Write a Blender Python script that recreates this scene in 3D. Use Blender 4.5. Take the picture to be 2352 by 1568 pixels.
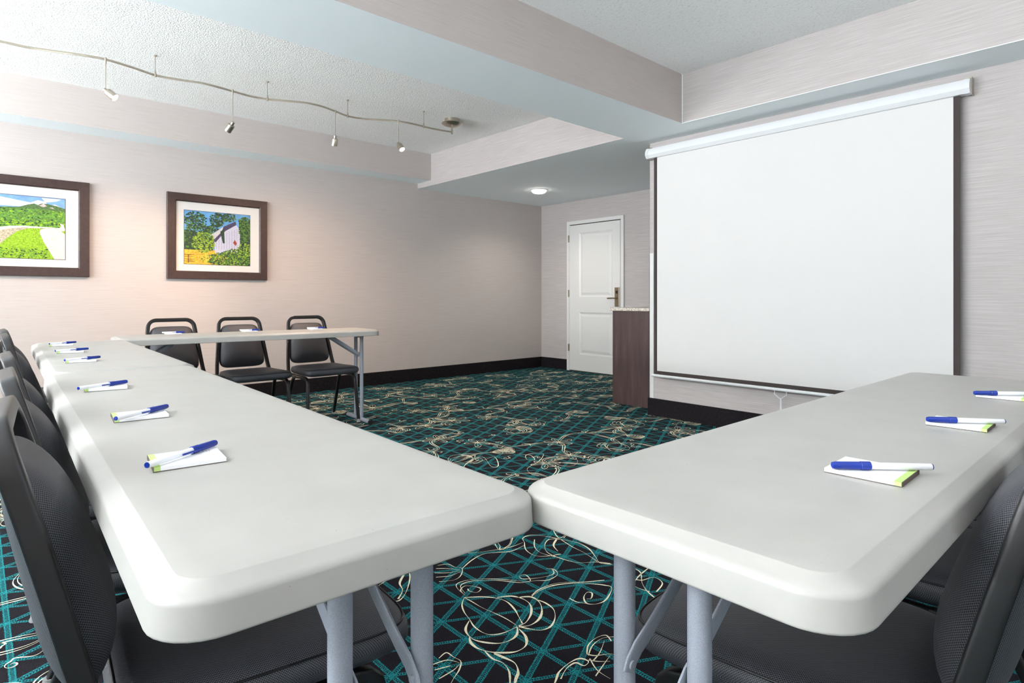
import bpy, math, random
from math import sin, cos, pi, radians, sqrt, atan2
from mathutils import Vector, Matrix

for o in list(bpy.data.objects):
    bpy.data.objects.remove(o, do_unlink=True)
SC = bpy.context.scene
COL = SC.collection

# ---------------------------------------------------------------- camera
FPX, V0, YAW, CAMH = 1370.1, 682.3, 0.7345, 1.0271
cd = bpy.data.cameras.new('camera')
cam = bpy.data.objects.new('camera', cd); COL.objects.link(cam)
cam.location = (0, 0, CAMH)
cam.rotation_euler = (pi/2, 0, -YAW)
cd.sensor_width = 36.0
cd.lens = 36.0*FPX/2352.0
cd.shift_x = 0.0
cd.shift_y = -(784.0-V0)/2352.0
cd.clip_start = 0.02
SC.camera = cam

# ---------------------------------------------------------------- world, light, exposure
SC.view_settings.view_transform = 'Standard'
SC.view_settings.look = 'None'
SC.view_settings.gamma = 1.0
SC.view_settings.use_curve_mapping = False
SC.view_settings.exposure = 0.2
W = bpy.data.worlds.new('world'); SC.world = W; W.use_nodes = True
W.node_tree.nodes['Background'].inputs[0].default_value = (0.80, 0.90, 1.0, 1)
W.node_tree.nodes['Background'].inputs[1].default_value = 1.6

def area(name, loc, rot, sx, sy, power, color=(1, 1, 1), spread=pi):
    l = bpy.data.lights.new(name, 'AREA'); l.shape = 'RECTANGLE'; l.size = sx; l.size_y = sy
    l.energy = power; l.color = color; l.spread = spread
    o = bpy.data.objects.new(name, l); COL.objects.link(o); o.location = loc; o.rotation_euler = rot
    return o
WX = -3.60            # inner face of the window wall
WINS = [(0.20, 1.85), (2.15, 3.80), (4.10, 5.75)]
WZ0, WZ1 = 0.75, 2.2
DAY = (0.93, 0.97, 1.0)
PWS = ((215, radians(74)), (215, radians(74)), (205, radians(70)))   # power and steep upward tilt, added to brighten the ceilings
for (a, b), (PW, TILT) in zip(WINS, PWS):   # daylight entering each window
    for zc in (1.12, 1.83):
        area('daylight_fill', (WX+0.07, (a+b)/2, zc), (0, -(pi/2+TILT), 0), 0.60, b-a-0.1, PW, DAY)
# wall behind the camera, with an added fill lamp aimed at the ceiling
FY = -1.9
area('daylight_fill', (1.4, FY+0.30, 1.5), (pi/2+1.3, 0, 0), 2.5, 0.5, 34, DAY)

# ---------------------------------------------------------------- node helpers
def srgb(r, g, b):
    f = lambda c: (c/12.92 if c <= 0.04045 else ((c+0.055)/1.055)**2.4)
    return (f(r/255), f(g/255), f(b/255), 1)
def mat(name, color, rough=0.6, metal=0.0, spec=0.5, coat=0.0):
    m = bpy.data.materials.new(name); m.use_nodes = True
    b = m.node_tree.nodes['Principled BSDF']
    b.inputs['Base Color'].default_value = color
    b.inputs['Roughness'].default_value = rough
    b.inputs['Metallic'].default_value = metal
    b.inputs['Specular IOR Level'].default_value = spec
    b.inputs['Coat Weight'].default_value = coat
    return m
class NT:
    def __init__(s, m):
        s.m = m; s.t = m.node_tree; s.N = s.t.nodes; s.L = s.t.links; s.b = s.N['Principled BSDF']
    def _set(s, sock, v):
        if isinstance(v, bpy.types.NodeSocket): s.L.new(v, sock)
        else: sock.default_value = v
    def coord(s, which='Object'):
        return s.N.new('ShaderNodeTexCoord').outputs[which]
    def mapping(s, v, scale=(1, 1, 1), rot=(0, 0, 0), loc=(0, 0, 0)):
        n = s.N.new('ShaderNodeMapping'); s.L.new(v, n.inputs[0])
        n.inputs['Location'].default_value = loc; n.inputs['Rotation'].default_value = rot; n.inputs['Scale'].default_value = scale
        return n.outputs[0]
    def sep(s, v):
        n = s.N.new('ShaderNodeSeparateXYZ'); s.L.new(v, n.inputs[0]); return n.outputs
    def math(s, op, a, b=0.0, c=0.0):
        n = s.N.new('ShaderNodeMath'); n.operation = op
        s._set(n.inputs[0], a); s._set(n.inputs[1], b); s._set(n.inputs[2], c)
        return n.outputs[0]
    def noise(s, v, scale=5, detail=2, rough=0.5):
        n = s.N.new('ShaderNodeTexNoise'); s.L.new(v, n.inputs['Vector'])
        n.inputs['Scale'].default_value = scale; n.inputs['Detail'].default_value = detail; n.inputs['Roughness'].default_value = rough
        return n.outputs['Fac']
    def voronoi(s, v, scale=5):
        n = s.N.new('ShaderNodeTexVoronoi'); s.L.new(v, n.inputs['Vector']); n.inputs['Scale'].default_value = scale
        return n.outputs['Distance']
    def ramp(s, f, stops):
        n = s.N.new('ShaderNodeValToRGB'); s._set(n.inputs[0], f)
        e = n.color_ramp.elements
        while len(e) < len(stops): e.new(0.5)
        for i, (p, c) in enumerate(stops): e[i].position = p; e[i].color = c
        return n.outputs[0]
    def mix(s, f, a, b):
        n = s.N.new('ShaderNodeMix'); n.data_type = 'RGBA'
        s._set(n.inputs[0], f); s._set(n.inputs[6], a); s._set(n.inputs[7], b)
        return n.outputs[2]
    def bump(s, h, strength=0.3, dist=0.002):
        n = s.N.new('ShaderNodeBump'); s.L.new(h, n.inputs['Height'])
        n.inputs['Strength'].default_value = strength; n.inputs['Distance'].default_value = dist
        s.L.new(n.outputs[0], s.b.inputs['Normal'])
    def color(s, c): s.L.new(c, s.b.inputs['Base Color'])
    def rough(s, c): s.L.new(c, s.b.inputs['Roughness'])

# ---------------------------------------------------------------- materials
def wallpaper(name, base, light, dark, lightamt=0.5):
    m = mat(name, base, 0.62, spec=0.35); n = NT(m)
    x, y, z = n.sep(n.coord())
    h = n.math('ADD', x, y)
    cb = n.N.new('ShaderNodeCombineXYZ'); n.L.new(h, cb.inputs[0]); n.L.new(z, cb.inputs[2])
    v = cb.outputs[0]
    wob = n.noise(n.mapping(v, (2.2, 1, 3.0)), 1.0, 2)
    zz = n.math('ADD', z, n.math('MULTIPLY', wob, 0.018))
    cb2 = n.N.new('ShaderNodeCombineXYZ'); n.L.new(h, cb2.inputs[0]); n.L.new(zz, cb2.inputs[2])
    v2 = cb2.outputs[0]
    f1 = n.noise(n.mapping(v2, (3.6, 1, 190)), 1.0, 3, 0.6)
    f2 = n.noise(n.mapping(v2, (2.0, 1, 60), loc=(3, 0, 9)), 1.0, 2)
    f3 = n.noise(n.mapping(v2, (5.0, 1, 110), loc=(8, 0, 1)), 1.0, 1)
    c = n.ramp(f1, [(0.30, dark), (0.50, base), (0.72, light)])
    c = n.mix(n.ramp(f2, [(0.62, (0, 0, 0, 1)), (0.75, (0.45*lightamt*2,)*3+(1,))]), c, light)
    c = n.mix(n.ramp(f3, [(0.70, (0, 0, 0, 1)), (0.78, (0.55,)*3+(1,))]), c, dark)
    n.color(c); n.bump(f1, 0.25, 0.002)
    return m
M = {}
M['paper'] = wallpaper('taupe_wallpaper', srgb(189, 181, 177), srgb(193, 185, 181), srgb(182, 173, 169), 0.2)
M['paper_dimmed'] = wallpaper('taupe_wallpaper_dimmed', srgb(181, 175, 173), srgb(194, 189, 187), srgb(172, 165, 162), 0.55)  # same wallpaper, colour dimmed to offset light on window-facing walls; bolder streaks
m = mat('ceiling_paint', srgb(242, 249, 252), 0.75); n = NT(m)
n.bump(n.noise(n.coord(), 60, 3), 0.08, 0.002); M['paint'] = m
def popcorn(name, sc, st, lo):
    m = mat(name, srgb(235, 235, 232), 0.85); n = NT(m)
    w = n.coord(); a = n.noise(w, sc, 4, 0.65); b = n.voronoi(w, sc*0.9)
    h = n.math('SUBTRACT', a, n.math('MULTIPLY', b, 0.6))
    n.color(n.ramp(a, [(0.30, lo), (0.44, srgb(248, 249, 248)), (1.0, srgb(250, 250, 250))]))
    n.bump(h, st, 0.01); return m
M['popcorn'] = popcorn('popcorn_ceiling', 105, 0.42, srgb(196, 193, 188))
M['stipple'] = popcorn('stippled_ceiling', 70, 0.12, srgb(222, 226, 224))
m = mat('white_gloss_paint', srgb(220, 220, 218), 0.35); M['white'] = m
m = mat('black_baseboard', srgb(30, 27, 30), 0.75, spec=0.12); n = NT(m)
f = n.noise(n.coord(), 60, 4, 0.7); n.color(n.ramp(f, [(0.35, srgb(20, 17, 20)), (0.8, srgb(38, 35, 38))])); n.bump(f, 0.2, 0.001); M['base'] = m

# carpet: black ground with doubled teal lattice, cream line drawing added as strokes
m = mat('carpet', srgb(20, 18, 24), 0.95, spec=0.15); n = NT(m)
x, y, z = n.sep(n.coord())
wv = n.noise(n.coord(), 6, 2)
xp = n.math('DIVIDE', n.math('SUBTRACT', x, 1.226), 0.1275)
yp = n.math('DIVIDE', n.math('SUBTRACT', y, 1.226), 0.130)
def fam(q, k):
    fr = n.math('FRACT', n.math('ADD', q, 0.5))
    return n.math('MULTIPLY', n.math('ABSOLUTE', n.math('SUBTRACT', fr, 0.5)), k)
d1 = fam(xp, 0.1275)
d2 = fam(n.math('SUBTRACT', yp, n.math('MULTIPLY', xp, 0.5)), 0.116)
d3 = fam(n.math('ADD', yp, n.math('MULTIPLY', xp, 0.5)), 0.116)
fuzz = n.math('MULTIPLY', n.math('SUBTRACT', n.noise(n.coord(), 420, 2), 0.5), 0.010)
def band(d, hw, inner, along, per):
    dd = n.math('ADD', d, fuzz)
    o = n.math('LESS_THAN', dd, hw); i = n.math('LESS_THAN', d, inner)
    dash = n.math('LESS_THAN', n.math('FRACT', n.math('DIVIDE', n.math('ADD', along, n.math('MULTIPLY', d, 0.8)), per)), 0.55)
    return n.math('MULTIPLY', o, n.math('SUBTRACT', 1.0, n.math('MULTIPLY', i, dash)))
al2 = n.math('ADD', n.math('MULTIPLY', x, 0.89), n.math('MULTIPLY', y, 0.45))
al3 = n.math('SUBTRACT', n.math('MULTIPLY', x, 0.89), n.math('MULTIPLY', y, 0.45))
t = n.math('MAXIMUM', band(d1, 0.0080, 0.0046, y, 0.0075), n.math('MAXIMUM', band(d2, 0.0088, 0.0052, al2, 0.0075), band(d3, 0.0060, 0.0032, al3, 0.0075)))
spk = n.noise(n.coord(), 260, 3, 0.7)
teal = n.ramp(spk, [(0.36, srgb(6, 52, 58)), (0.48, srgb(14, 114, 120)), (0.66, srgb(50, 170, 174))])
blk = n.ramp(spk, [(0.35, srgb(14, 12, 18)), (0.75, srgb(38, 34, 42))])
n.color(n.mix(t, blk, teal)); n.bump(spk, 0.5, 0.003); M['carpet'] = m
m = mat('carpet_cream_yarn', srgb(226, 214, 180), 0.95, spec=0.15); n = NT(m)
f = n.noise(n.coord(), 300, 2); n.color(n.ramp(f, [(0.3, srgb(218, 206, 170)), (0.6, srgb(250, 242, 214))])); M['cream'] = m

m = mat('grey_molded_plastic', srgb(208, 209, 203), 0.42, spec=0.45); n = NT(m)
f = n.noise(n.coord(), 9, 2); g = n.noise(n.coord(), 180, 1)
c = n.ramp(f, [(0.3, srgb(164, 162, 157)), (0.7, srgb(170, 168, 163))])
c = n.mix(n.ramp(g, [(0.80, (0, 0, 0, 1)), (0.83, (0.6, 0.6, 0.6, 1))]), c, srgb(120, 120, 116))
n.color(c); n.bump(n.noise(n.coord(), 300, 2), 0.05, 0.0006); M['plastic'] = m
m = mat('grey_powder_coated_steel', srgb(150, 154, 164), 0.5, spec=0.5); n = NT(m)
f = n.noise(n.coord(), 900, 2); n.color(n.ramp(f, [(0.35, srgb(144, 149, 160)), (0.65, srgb(162, 167, 178))])); n.bump(f, 0.25, 0.0006); M['steel'] = m
M['rubber'] = mat('black_plastic_cap', srgb(24, 24, 26), 0.5)
m = mat('black_enamel_tube', srgb(24, 23, 25), 0.33, spec=0.5); n = NT(m)
M['tube'] = m
m = mat('black_woven_vinyl', srgb(44, 45, 50), 0.5, spec=0.5); n = NT(m)
uv = n.mapping(n.coord('UV'), (1, 1, 1), (0, 0, pi/4)); x, y, z = n.sep(uv)
K = pi/0.0030
w = n.math('MULTIPLY', n.math('ABSOLUTE', n.math('SINE', n.math('MULTIPLY', x, K))), n.math('ABSOLUTE', n.math('SINE', n.math('MULTIPLY', y, K))))
n.color(n.ramp(w, [(0.22, srgb(88, 90, 98)), (0.42, srgb(17, 17, 21))]))
n.bump(n.math('SUBTRACT', 1.0, w), 0.35, 0.0008); M['vinyl'] = m
M['piping'] = mat('black_piping', srgb(18, 18, 20), 0.4)
m = mat('clear_plastic_glide', srgb(225, 228, 230), 0.12); m.node_tree.nodes['Principled BSDF'].inputs['Transmission Weight'].default_value = 0.6; M['clear'] = m
m = mat('brushed_nickel', srgb(190, 182, 168), 0.28, metal=1.0); n = NT(m)
n.bump(n.noise(n.mapping(n.coord(), (4, 4, 400)), 1, 2), 0.1, 0.0005); M['nickel'] = m
M['nickel_door'] = mat('satin_nickel', srgb(158, 146, 124), 0.35, metal=1.0)
M['gap_shade'] = mat('gap_shade', srgb(70, 64, 54), 0.8)
m = mat('espresso_wood_frame', srgb(66, 46, 42), 0.45); n = NT(m)
f = n.noise(n.mapping(n.coord(), (30, 30, 30)), 1, 3, 0.6); n.color(n.ramp(f, [(0.3, srgb(48, 32, 29)), (0.7, srgb(64, 44, 40))])); M['espresso'] = m
m = mat('dark_brown_laminate', srgb(88, 68, 66), 0.42); n = NT(m)
f = n.noise(n.mapping(n.coord(), (22, 22, 2.4)), 1, 4, 0.6); n.color(n.ramp(f, [(0.3, srgb(60, 43, 42)), (0.55, srgb(74, 55, 54)), (0.8, srgb(94, 74, 71))])); M['laminate'] = m
m = mat('speckled_granite', srgb(220, 212, 200), 0.3); n = NT(m)
f = n.noise(n.coord(), 110, 3, 0.7); n.color(n.ramp(f, [(0.38, srgb(90, 74, 66)), (0.46, srgb(200, 188, 170)), (0.6, srgb(240, 236, 228))])); M['granite'] = m
M['screen'] = mat('matte_white_screen', srgb(216, 215, 213), 0.9, spec=0.1)
M['border'] = mat('black_screen_border', srgb(60, 52, 50), 0.8)
M['case'] = mat('white_metal_case', srgb(222, 224, 226), 0.3)
M['paperwhite'] = mat('white_paper', srgb(244, 244, 246), 0.7)
M['ink'] = mat('faint_print', srgb(205, 200, 196), 0.8)
M['green'] = mat('pale_green_strip', srgb(184, 214, 128), 0.7)
M['board'] = mat('grey_cardboard', srgb(96, 84, 78), 0.8)
M['penwhite'] = mat('white_pen_barrel', srgb(236, 238, 242), 0.25)
M['penblue'] = mat('blue_pen_plastic', srgb(8, 44, 140), 0.22)
M['mat'] = mat('white_mat_board', srgb(214, 212, 209), 0.8)
M['fillet'] = mat('dark_fillet', srgb(40, 36, 30), 0.6)
def emis(name, col, s):
    m = mat(name, (0.8, 0.8, 0.8, 1), 0.4); b = m.node_tree.nodes['Principled BSDF']
    b.inputs['Emission Color'].default_value = col; b.inputs['Emission Strength'].default_value = s; return m
M['bulb'] = emis('warm_halogen_lens', (1.0, 0.80, 0.58, 1), 45)
M['downlens'] = emis('downlight_lens', (1.0, 0.95, 0.86, 1), 12)
m = mat('window_glass', (1, 1, 1, 1), 0.0); m.node_tree.nodes['Principled BSDF'].inputs['Transmission Weight'].default_value = 1.0
m.node_tree.nodes['Principled BSDF'].inputs['IOR'].default_value = 1.0; M['glass'] = m

# ---------------------------------------------------------------- mesh builder
class MB:
    def __init__(s): s.v = []; s.f = []; s.mi = []; s.uv = []
    def add(s, vs, fs, mi=0, uvs=None):
        o = len(s.v); s.v += [tuple(p) for p in vs]
        s.uv += uvs if uvs else [(p[0], p[1]) for p in vs]
        for f in fs: s.f.append([o+i for i in f]); s.mi.append(mi)
        return s
    def box(s, a, b, mi=0):
        (x0, y0, z0), (x1, y1, z1) = a, b
        v = [(x0, y0, z0), (x1, y0, z0), (x1, y1, z0), (x0, y1, z0), (x0, y0, z1), (x1, y0, z1), (x1, y1, z1), (x0, y1, z1)]
        return s.add(v, [(0, 3, 2, 1), (4, 5, 6, 7), (0, 1, 5, 4), (1, 2, 6, 5), (2, 3, 7, 6), (3, 0, 4, 7)], mi)
    def rings(s, R, mi=0, close=True, cap0=True, cap1=True, uvs=None):
        n = len(R[0]); vs = [p for r in R for p in r]; fs = []
        for i in range(len(R)-1):
            for j in range(n if close else n-1):
                k = (j+1) % n
                fs.append((i*n+j, i*n+k, (i+1)*n+k, (i+1)*n+j))
        if cap0: fs.append(tuple(range(n))[::-1])
        if cap1: fs.append(tuple((len(R)-1)*n+j for j in range(n)))
        return s.add(vs, fs, mi, uvs)
    def tube(s, path, rx, ry=None, n=12, e=2.0, side=Vector((1, 0, 0)), mi=0, cap=True):
        ry = ry or rx; P = [Vector(p) for p in path]; R = []
        T = []
        for i in range(len(P)):
            a = P[max(i-1, 0)]; b = P[min(i+1, len(P)-1)]; T.append((b-a).normalized())
        u = (side - T[0]*side.dot(T[0])).normalized()
        for i, p in enumerate(P):
            if i > 0:
                q = T[i-1].rotation_difference(T[i]); u = (q @ u); u = (u - T[i]*u.dot(T[i])).normalized()
            w = T[i].cross(u); r = []
            for k in range(n):
                t = 2*pi*(k+0.5)/n; c, d = cos(t), sin(t)
                r.append(p + u*(rx*math.copysign(abs(c)**(2/e), c)) + w*(ry*math.copysign(abs(d)**(2/e), d)))
            R.append(r)
        return s.rings(R, mi, cap0=cap, cap1=cap)
    def cyl(s, a, b, r0, r1=None, n=20, mi=0):
        r1 = r0 if r1 is None else r1
        a, b = Vector(a), Vector(b); t = (b-a).normalized()
        u = t.orthogonal().normalized(); w = t.cross(u)
        R = [[c + (u*cos(2*pi*k/n) + w*sin(2*pi*k/n))*r for k in range(n)] for c, r in ((a, r0), (b, r1))]
        return s.rings(R, mi)
    def lathe(s, c, axis, prof, n=28, mi=0):
        c, t = Vector(c), Vector(axis).normalized(); u = t.orthogonal().normalized(); w = t.cross(u)
        R = [[c + t*h + (u*cos(2*pi*k/n) + w*sin(2*pi*k/n))*max(r, 1e-5) for k in range(n)] for r, h in prof]
        return s.rings(R, mi)
    def build(s, name, mats, parent=None, smooth=0, bevel=0):
        me = bpy.data.meshes.new(name); me.from_pydata(s.v, [], s.f)
        if not isinstance(mats, (list, tuple)): mats = [mats]
        for m in mats: me.materials.append(m)
        for p, i in zip(me.polygons, s.mi): p.material_index = i
        ul = me.uv_layers.new(name='UVMap')
        for l in me.loops: ul.data[l.index].uv = s.uv[l.vertex_index]
        if smooth:
            for p in me.polygons: p.use_smooth = True
            me.set_sharp_from_angle(angle=radians(smooth))
        me.update()
        o = bpy.data.objects.new(name, me); COL.objects.link(o)
        if bevel:
            b = o.modifiers.new('bevel', 'BEVEL'); b.width = bevel; b.segments = 2; b.limit_method = 'ANGLE'
        if parent: o.parent = parent
        return o
def tag(o, label=None, cat=None, group=None, kind=None):
    if label: o['label'] = label
    if cat: o['category'] = cat
    if group: o['group'] = group
    if kind: o['kind'] = kind
    return o
def thing(name, loc, rz=0, label=None, cat=None, group=None):
    o = bpy.data.objects.new(name, None); COL.objects.link(o); o.empty_display_size = 0.1
    o.location = loc; o.rotation_euler = (0, 0, rz); return tag(o, label, cat, group)
def dup(root, loc, rz, label, group=None):
    def cp(o, par):
        c = o.copy(); COL.objects.link(c)
        if par: c.parent = par
        for ch in [k for k in allobs if k.parent == o]: cp(ch, c)
        return c
    allobs = list(COL.objects)
    r = cp(root, None); r.location = loc; r.rotation_euler = (0, 0, rz); r['label'] = label
    if group: r['group'] = group
    return r
def struct(name, mb, mats, parent=None, **k):
    o = mb.build(name, mats, parent, **k); o['kind'] = 'structure'; return o

# ---------------------------------------------------------------- room
XR, YB = 4.396, 6.26          # screen wall face, picture wall face
XD = 6.24                     # alcove door wall
YE = 3.066                    # end of the screen wall
Z2, Z1, Z3 = 2.368, 2.429, 2.745
XF, YS, YB1, YB2 = 4.08, 5.968, 3.108, 2.537
TOP = 2.9

# --- carpet strokes
rnd = random.Random(11)
strokes = []   # (points, width)
def bez(p0, p1, p2, p3, n=14):
    return [tuple((1-t)**3*a+3*(1-t)**2*t*b+3*(1-t)*t*t*c+t**3*d for a, b, c, d in zip(p0, p1, p2, p3)) for t in [i/n for i in range(n+1)]]
def place(pts, cx, cy, ang, s):
    c, d = cos(ang), sin(ang)
    return [(cx+s*(c*x-d*y), cy+s*(d*x+c*y)) for x, y in pts]
def wob(pts, a):
    return [(x+rnd.uniform(-a, a), y+rnd.uniform(-a, a)) for x, y in pts]
def lily(cx, cy, ang, s, w=0.005):
    R = rnd.uniform
    for k in (0, 2, 4):        # nested petals sweeping to one side
        a = 0.75+0.13*k
        strokes.append((place(wob(bez((0, 0), (0.35, 0.30+0.16*k), (0.9*a, 0.45+0.12*k), (1.05, -0.05+0.05*k)), 0.006), cx, cy, ang, s), w*R(0.7, 1.2)))
    for k in (0, 2, 3):
        strokes.append((place(wob(bez((0, 0), (0.05, -0.25-0.10*k), (0.55, -0.45-0.08*k), (1.05, -0.05)), 0.006), cx, cy, ang, s), w*R(0.7, 1.2)))
    strokes.append((place(bez((1.05, -0.05), (1.5, 0.2), (1.5, 0.65), (0.95, 0.60)), cx, cy, ang, s), w*1.3))
    strokes.append((place(bez((1.05, -0.05), (1.35, 0.1), (1.3, 0.45), (0.9, 0.48)), cx, cy, ang, s), w))
    strokes.append((place(bez((1.0, -0.05), (1.4, -0.35), (1.0, -0.75), (0.55, -0.62)), cx, cy, ang, s), w*1.3))
    strokes.append((place(bez((1.0, -0.05), (1.2, -0.3), (0.95, -0.55), (0.5, -0.5)), cx, cy, ang, s), w))
    strokes.append((place(bez((0, 0), (-0.3, 0.15), (-0.35, 0.5), (-0.05, 0.45)), cx, cy, ang, s), w))
def bud(cx, cy, ang, s, w=0.0042):
    for k in range(9):
        a = -0.55+1.1*k/8
        strokes.append((place(bez((0, 0), (0.3, a*0.9), (0.7, a*1.1), (1.0, a*0.35)), cx, cy, ang, s), w))
    for k in range(5):
        xx = 0.25+0.15*k; hh = 0.30*(1-abs(xx-0.5))
        strokes.append((place(wob(bez((xx, -hh), (xx+0.08, -hh/3), (xx+0.08, hh/3), (xx, hh)), 0.01), cx, cy, ang, s), w*0.8))
def daisy(cx, cy, ang, s, w=0.005):
    n = rnd.choice((5, 6, 7))
    for k in range(n):
        a = ang+2*pi*k/n+rnd.uniform(-0.15, 0.15); L = rnd.uniform(0.8, 1.25)
        strokes.append((place(bez((0.05, 0), (0.4*L, 0.32), (0.9*L, 0.22), (L, 0)), cx, cy, a, s), w))
        strokes.append((place(bez((0.05, 0), (0.4*L, -0.32), (0.9*L, -0.22), (L, 0)), cx, cy, a, s), w))
        strokes.append((place(bez((0.05, 0), (0.3*L, 0.05), (0.5*L, -0.05), (0.75*L, 0.02)), cx, cy, a, s), w*0.7))
def curl(cx, cy, ang, s, w=0.0045, d=1):
    pts = [(-1.2+0.12*i, 0.25*sin(i*0.5)) for i in range(10)]
    pts2 = []
    for i in range(26):
        t = i/25*2.2*pi; r = 0.34*(1-i/34)
        pts2.append((0.05+r*sin(t)*0.9, 0.22*0+0.3-r*cos(t)))
    strokes.append((place([(x, y*d) for x, y in pts+pts2], cx, cy, ang, s), w))
def vine(p, q, w=0.0045):
    dx, dy = q[0]-p[0], q[1]-p[1]; L = math.hypot(dx, dy) or 1; nx, ny = -dy/L, dx/L
    a, b = rnd.uniform(-0.5, 0.5)*L, rnd.uniform(-0.5, 0.5)*L
    for off in (0, 0.016):
        pts = bez((p[0]+nx*off, p[1]+ny*off), (p[0]+dx*0.3+nx*(a+off), p[1]+dy*0.3+ny*(a+off)),
                  (p[0]+dx*0.7+nx*(b+off*1.4), p[1]+dy*0.7+ny*(b+off*1.4)), q, 22)
        strokes.append((pts, w*(1.0 if off else 0.8)))
# hand-drawn blossoms of the carpet near the table corner: yarn width : floor x,y in millimetres
NEAR = """
7:1246,1623 1211,1590 1188,1548 1174,1502 1160,1463 1157,1423 1166,1393 1192,1375 1228,1369 1258,1369
5:1246,1623 1248,1582 1249,1530 1258,1473 1263,1422 1261,1372
9:1246,1623 1295,1585 1325,1544 1335,1503 1322,1452 1302,1410 1282,1371
11:1329,1548 1372,1522 1388,1481 1380,1437 1344,1396 1296,1369 1265,1369
12:1380,1502 1417,1475 1415,1431 1383,1385 1338,1354 1294,1348 1265,1363
9:1417,1455 1426,1414 1417,1366 1382,1325 1336,1300 1298,1306 1277,1336 1262,1366
11:1168,1496 1134,1470 1118,1442 1114,1405 1130,1370 1159,1338 1198,1329 1231,1340 1258,1369
12:1116,1428 1098,1399 1095,1361 1112,1322 1141,1291 1171,1274 1209,1278 1240,1311 1254,1357
8:1101,1337 1095,1295 1103,1261 1094,1226 1072,1195 1039,1161
13:1114,1311 1121,1281 1128,1239 1109,1203 1081,1182 1038,1146
5:1257,1633 1266,1687 1286,1718 1332,1714 1386,1680 1430,1633 1465,1586 1496,1558 1516,1602 1496,1612 1484,1592 1512,1567 1563,1543 1600,1541 1621,1570 1609,1589
6:1266,1645 1286,1697 1329,1702 1383,1668 1422,1625 1460,1573 1508,1548 1547,1520 1595,1522 1618,1540 1625,1566 1613,1585
6:1257,1633 1267,1672 1298,1686 1321,1658 1326,1632 1299,1622 1287,1647 1292,1663
8:1413,1472 1475,1484 1539,1476 1609,1435 1643,1396 1670,1358 1676,1330 1630,1303 1582,1287 1545,1294 1527,1317 1549,1349 1584,1365 1593,1350 1564,1329 1549,1336
6:1427,1479 1482,1492 1558,1480 1634,1422 1700,1382
6:1509,1379 1509,1346 1526,1315
7:1713,1819 1739,1856 1784,1857 1820,1814 1840,1765 1848,1738 1875,1672 1867,1602 1826,1529 1798,1484 1822,1446
6:1713,1819 1668,1763 1656,1700 1686,1664 1743,1639
6:1848,1738 1811,1771 1755,1741 1714,1684 1714,1612 1736,1541 1791,1499 1823,1454
5:1848,1738 1829,1655 1822,1586 1800,1500
12:1834,1750 1782,1717 1754,1666
6:1765,1812 1714,1759 1692,1703 1707,1636
6:1893,1824 1854,1752 1922,1764 1868,1740
5:1318,1885 1354,1869 1360,1830 1373,1802 1333,1759 1293,1749 1248,1775
5:1299,1868 1332,1839 1361,1796
5:1275,1842 1311,1810 1354,1795
5:1259,1810 1305,1784 1354,1787
7:1373,1802 1448,1835 1515,1846 1563,1821 1615,1792 1693,1798
6:1364,1946 1424,1927 1498,1879 1580,1842 1643,1823 1708,1823
8:1585,1838 1618,1904 1641,1945 1617,1866 1589,1834 1644,1842 1703,1889 1736,1912 1648,1838 1598,1826
7:1068,1894 1127,1914 1183,1926 1209,1918 1182,1865 1127,1798 1089,1764 1062,1756 1051,1786
12:1184,1908 1137,1861 1116,1808 1073,1766
6:982,1398 1014,1406 1017,1375 1020,1345 993,1317 959,1297 919,1269
6:954,1386 996,1375 1013,1343
5:943,1362 987,1348
5:930,1323 981,1327 1009,1337
6:1310,1129 1346,1155 1391,1164 1426,1154 1414,1123
5:1308,1122 1355,1146 1407,1150 1442,1128
6:1310,1129 1323,1108 1363,1082 1368,1049
5:1300,1110 1275,1062 1272,1014
5:1296,1096 1343,1109 1398,1137
5:1292,1108 1308,1085 1333,1063
5:1252,1048 1302,1064 1354,1080
9:1122,1086 1164,1111 1193,1127 1243,1135 1279,1129 1287,1104 1263,1099 1255,1124 1217,1123 1173,1103
7:1858,1364 1845,1328 1783,1277 1745,1226 1725,1177
7:1895,1331 1808,1314 1746,1282 1750,1222
7:1783,1322 1801,1290 1851,1275 1837,1228 1768,1206
8:2271,3073 2383,3066 2353,2909 2486,2926 2377,2757 2334,2774 2431,2976 2278,2932 2157,2832
7:2645,2878 2684,2795 2632,2701 2598,2732 2663,2814 2742,2814 2772,2763 2629,2659 2466,2593 2404,2491 2415,2443
6:2700,2640 2780,2614 2830,2523 2719,2448 2660,2501 2690,2604 2706,2545 2749,2463
7:2899,2648 2969,2635 2977,2529 2902,2526 2893,2605
"""
def crs(P_, n_=6):
    out = []
    for i in range(len(P_)-1):
        p0, p1, p2, p3 = P_[max(i-1, 0)], P_[i], P_[i+1], P_[min(i+2, len(P_)-1)]
        for k in range(n_):
            t_ = k/n_; out.append(tuple(0.5*((2*b)+(-a+c)*t_+(2*a-5*b+4*c-d)*t_*t_+(-a+3*b-3*c+d)*t_**3) for a, b, c, d in zip(p0, p1, p2, p3)))
    out.append(P_[-1]); return out
for ln in NEAR.strip().splitlines():
    w_, body = ln.split(':')
    pp = [tuple(map(float, q.split(','))) for q in body.split()]
    strokes.append((crs([(a/1000, b/1000) for a, b in pp]), float(w_)*0.00062))
keep = [(1.05, 1.35, 0.36), (1.35, 1.35, 0.42), (1.45, 1.75, 0.40), (1.15, 1.75, 0.36), (1.75, 1.75, 0.25)]
cells = []
g = 0.33
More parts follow.
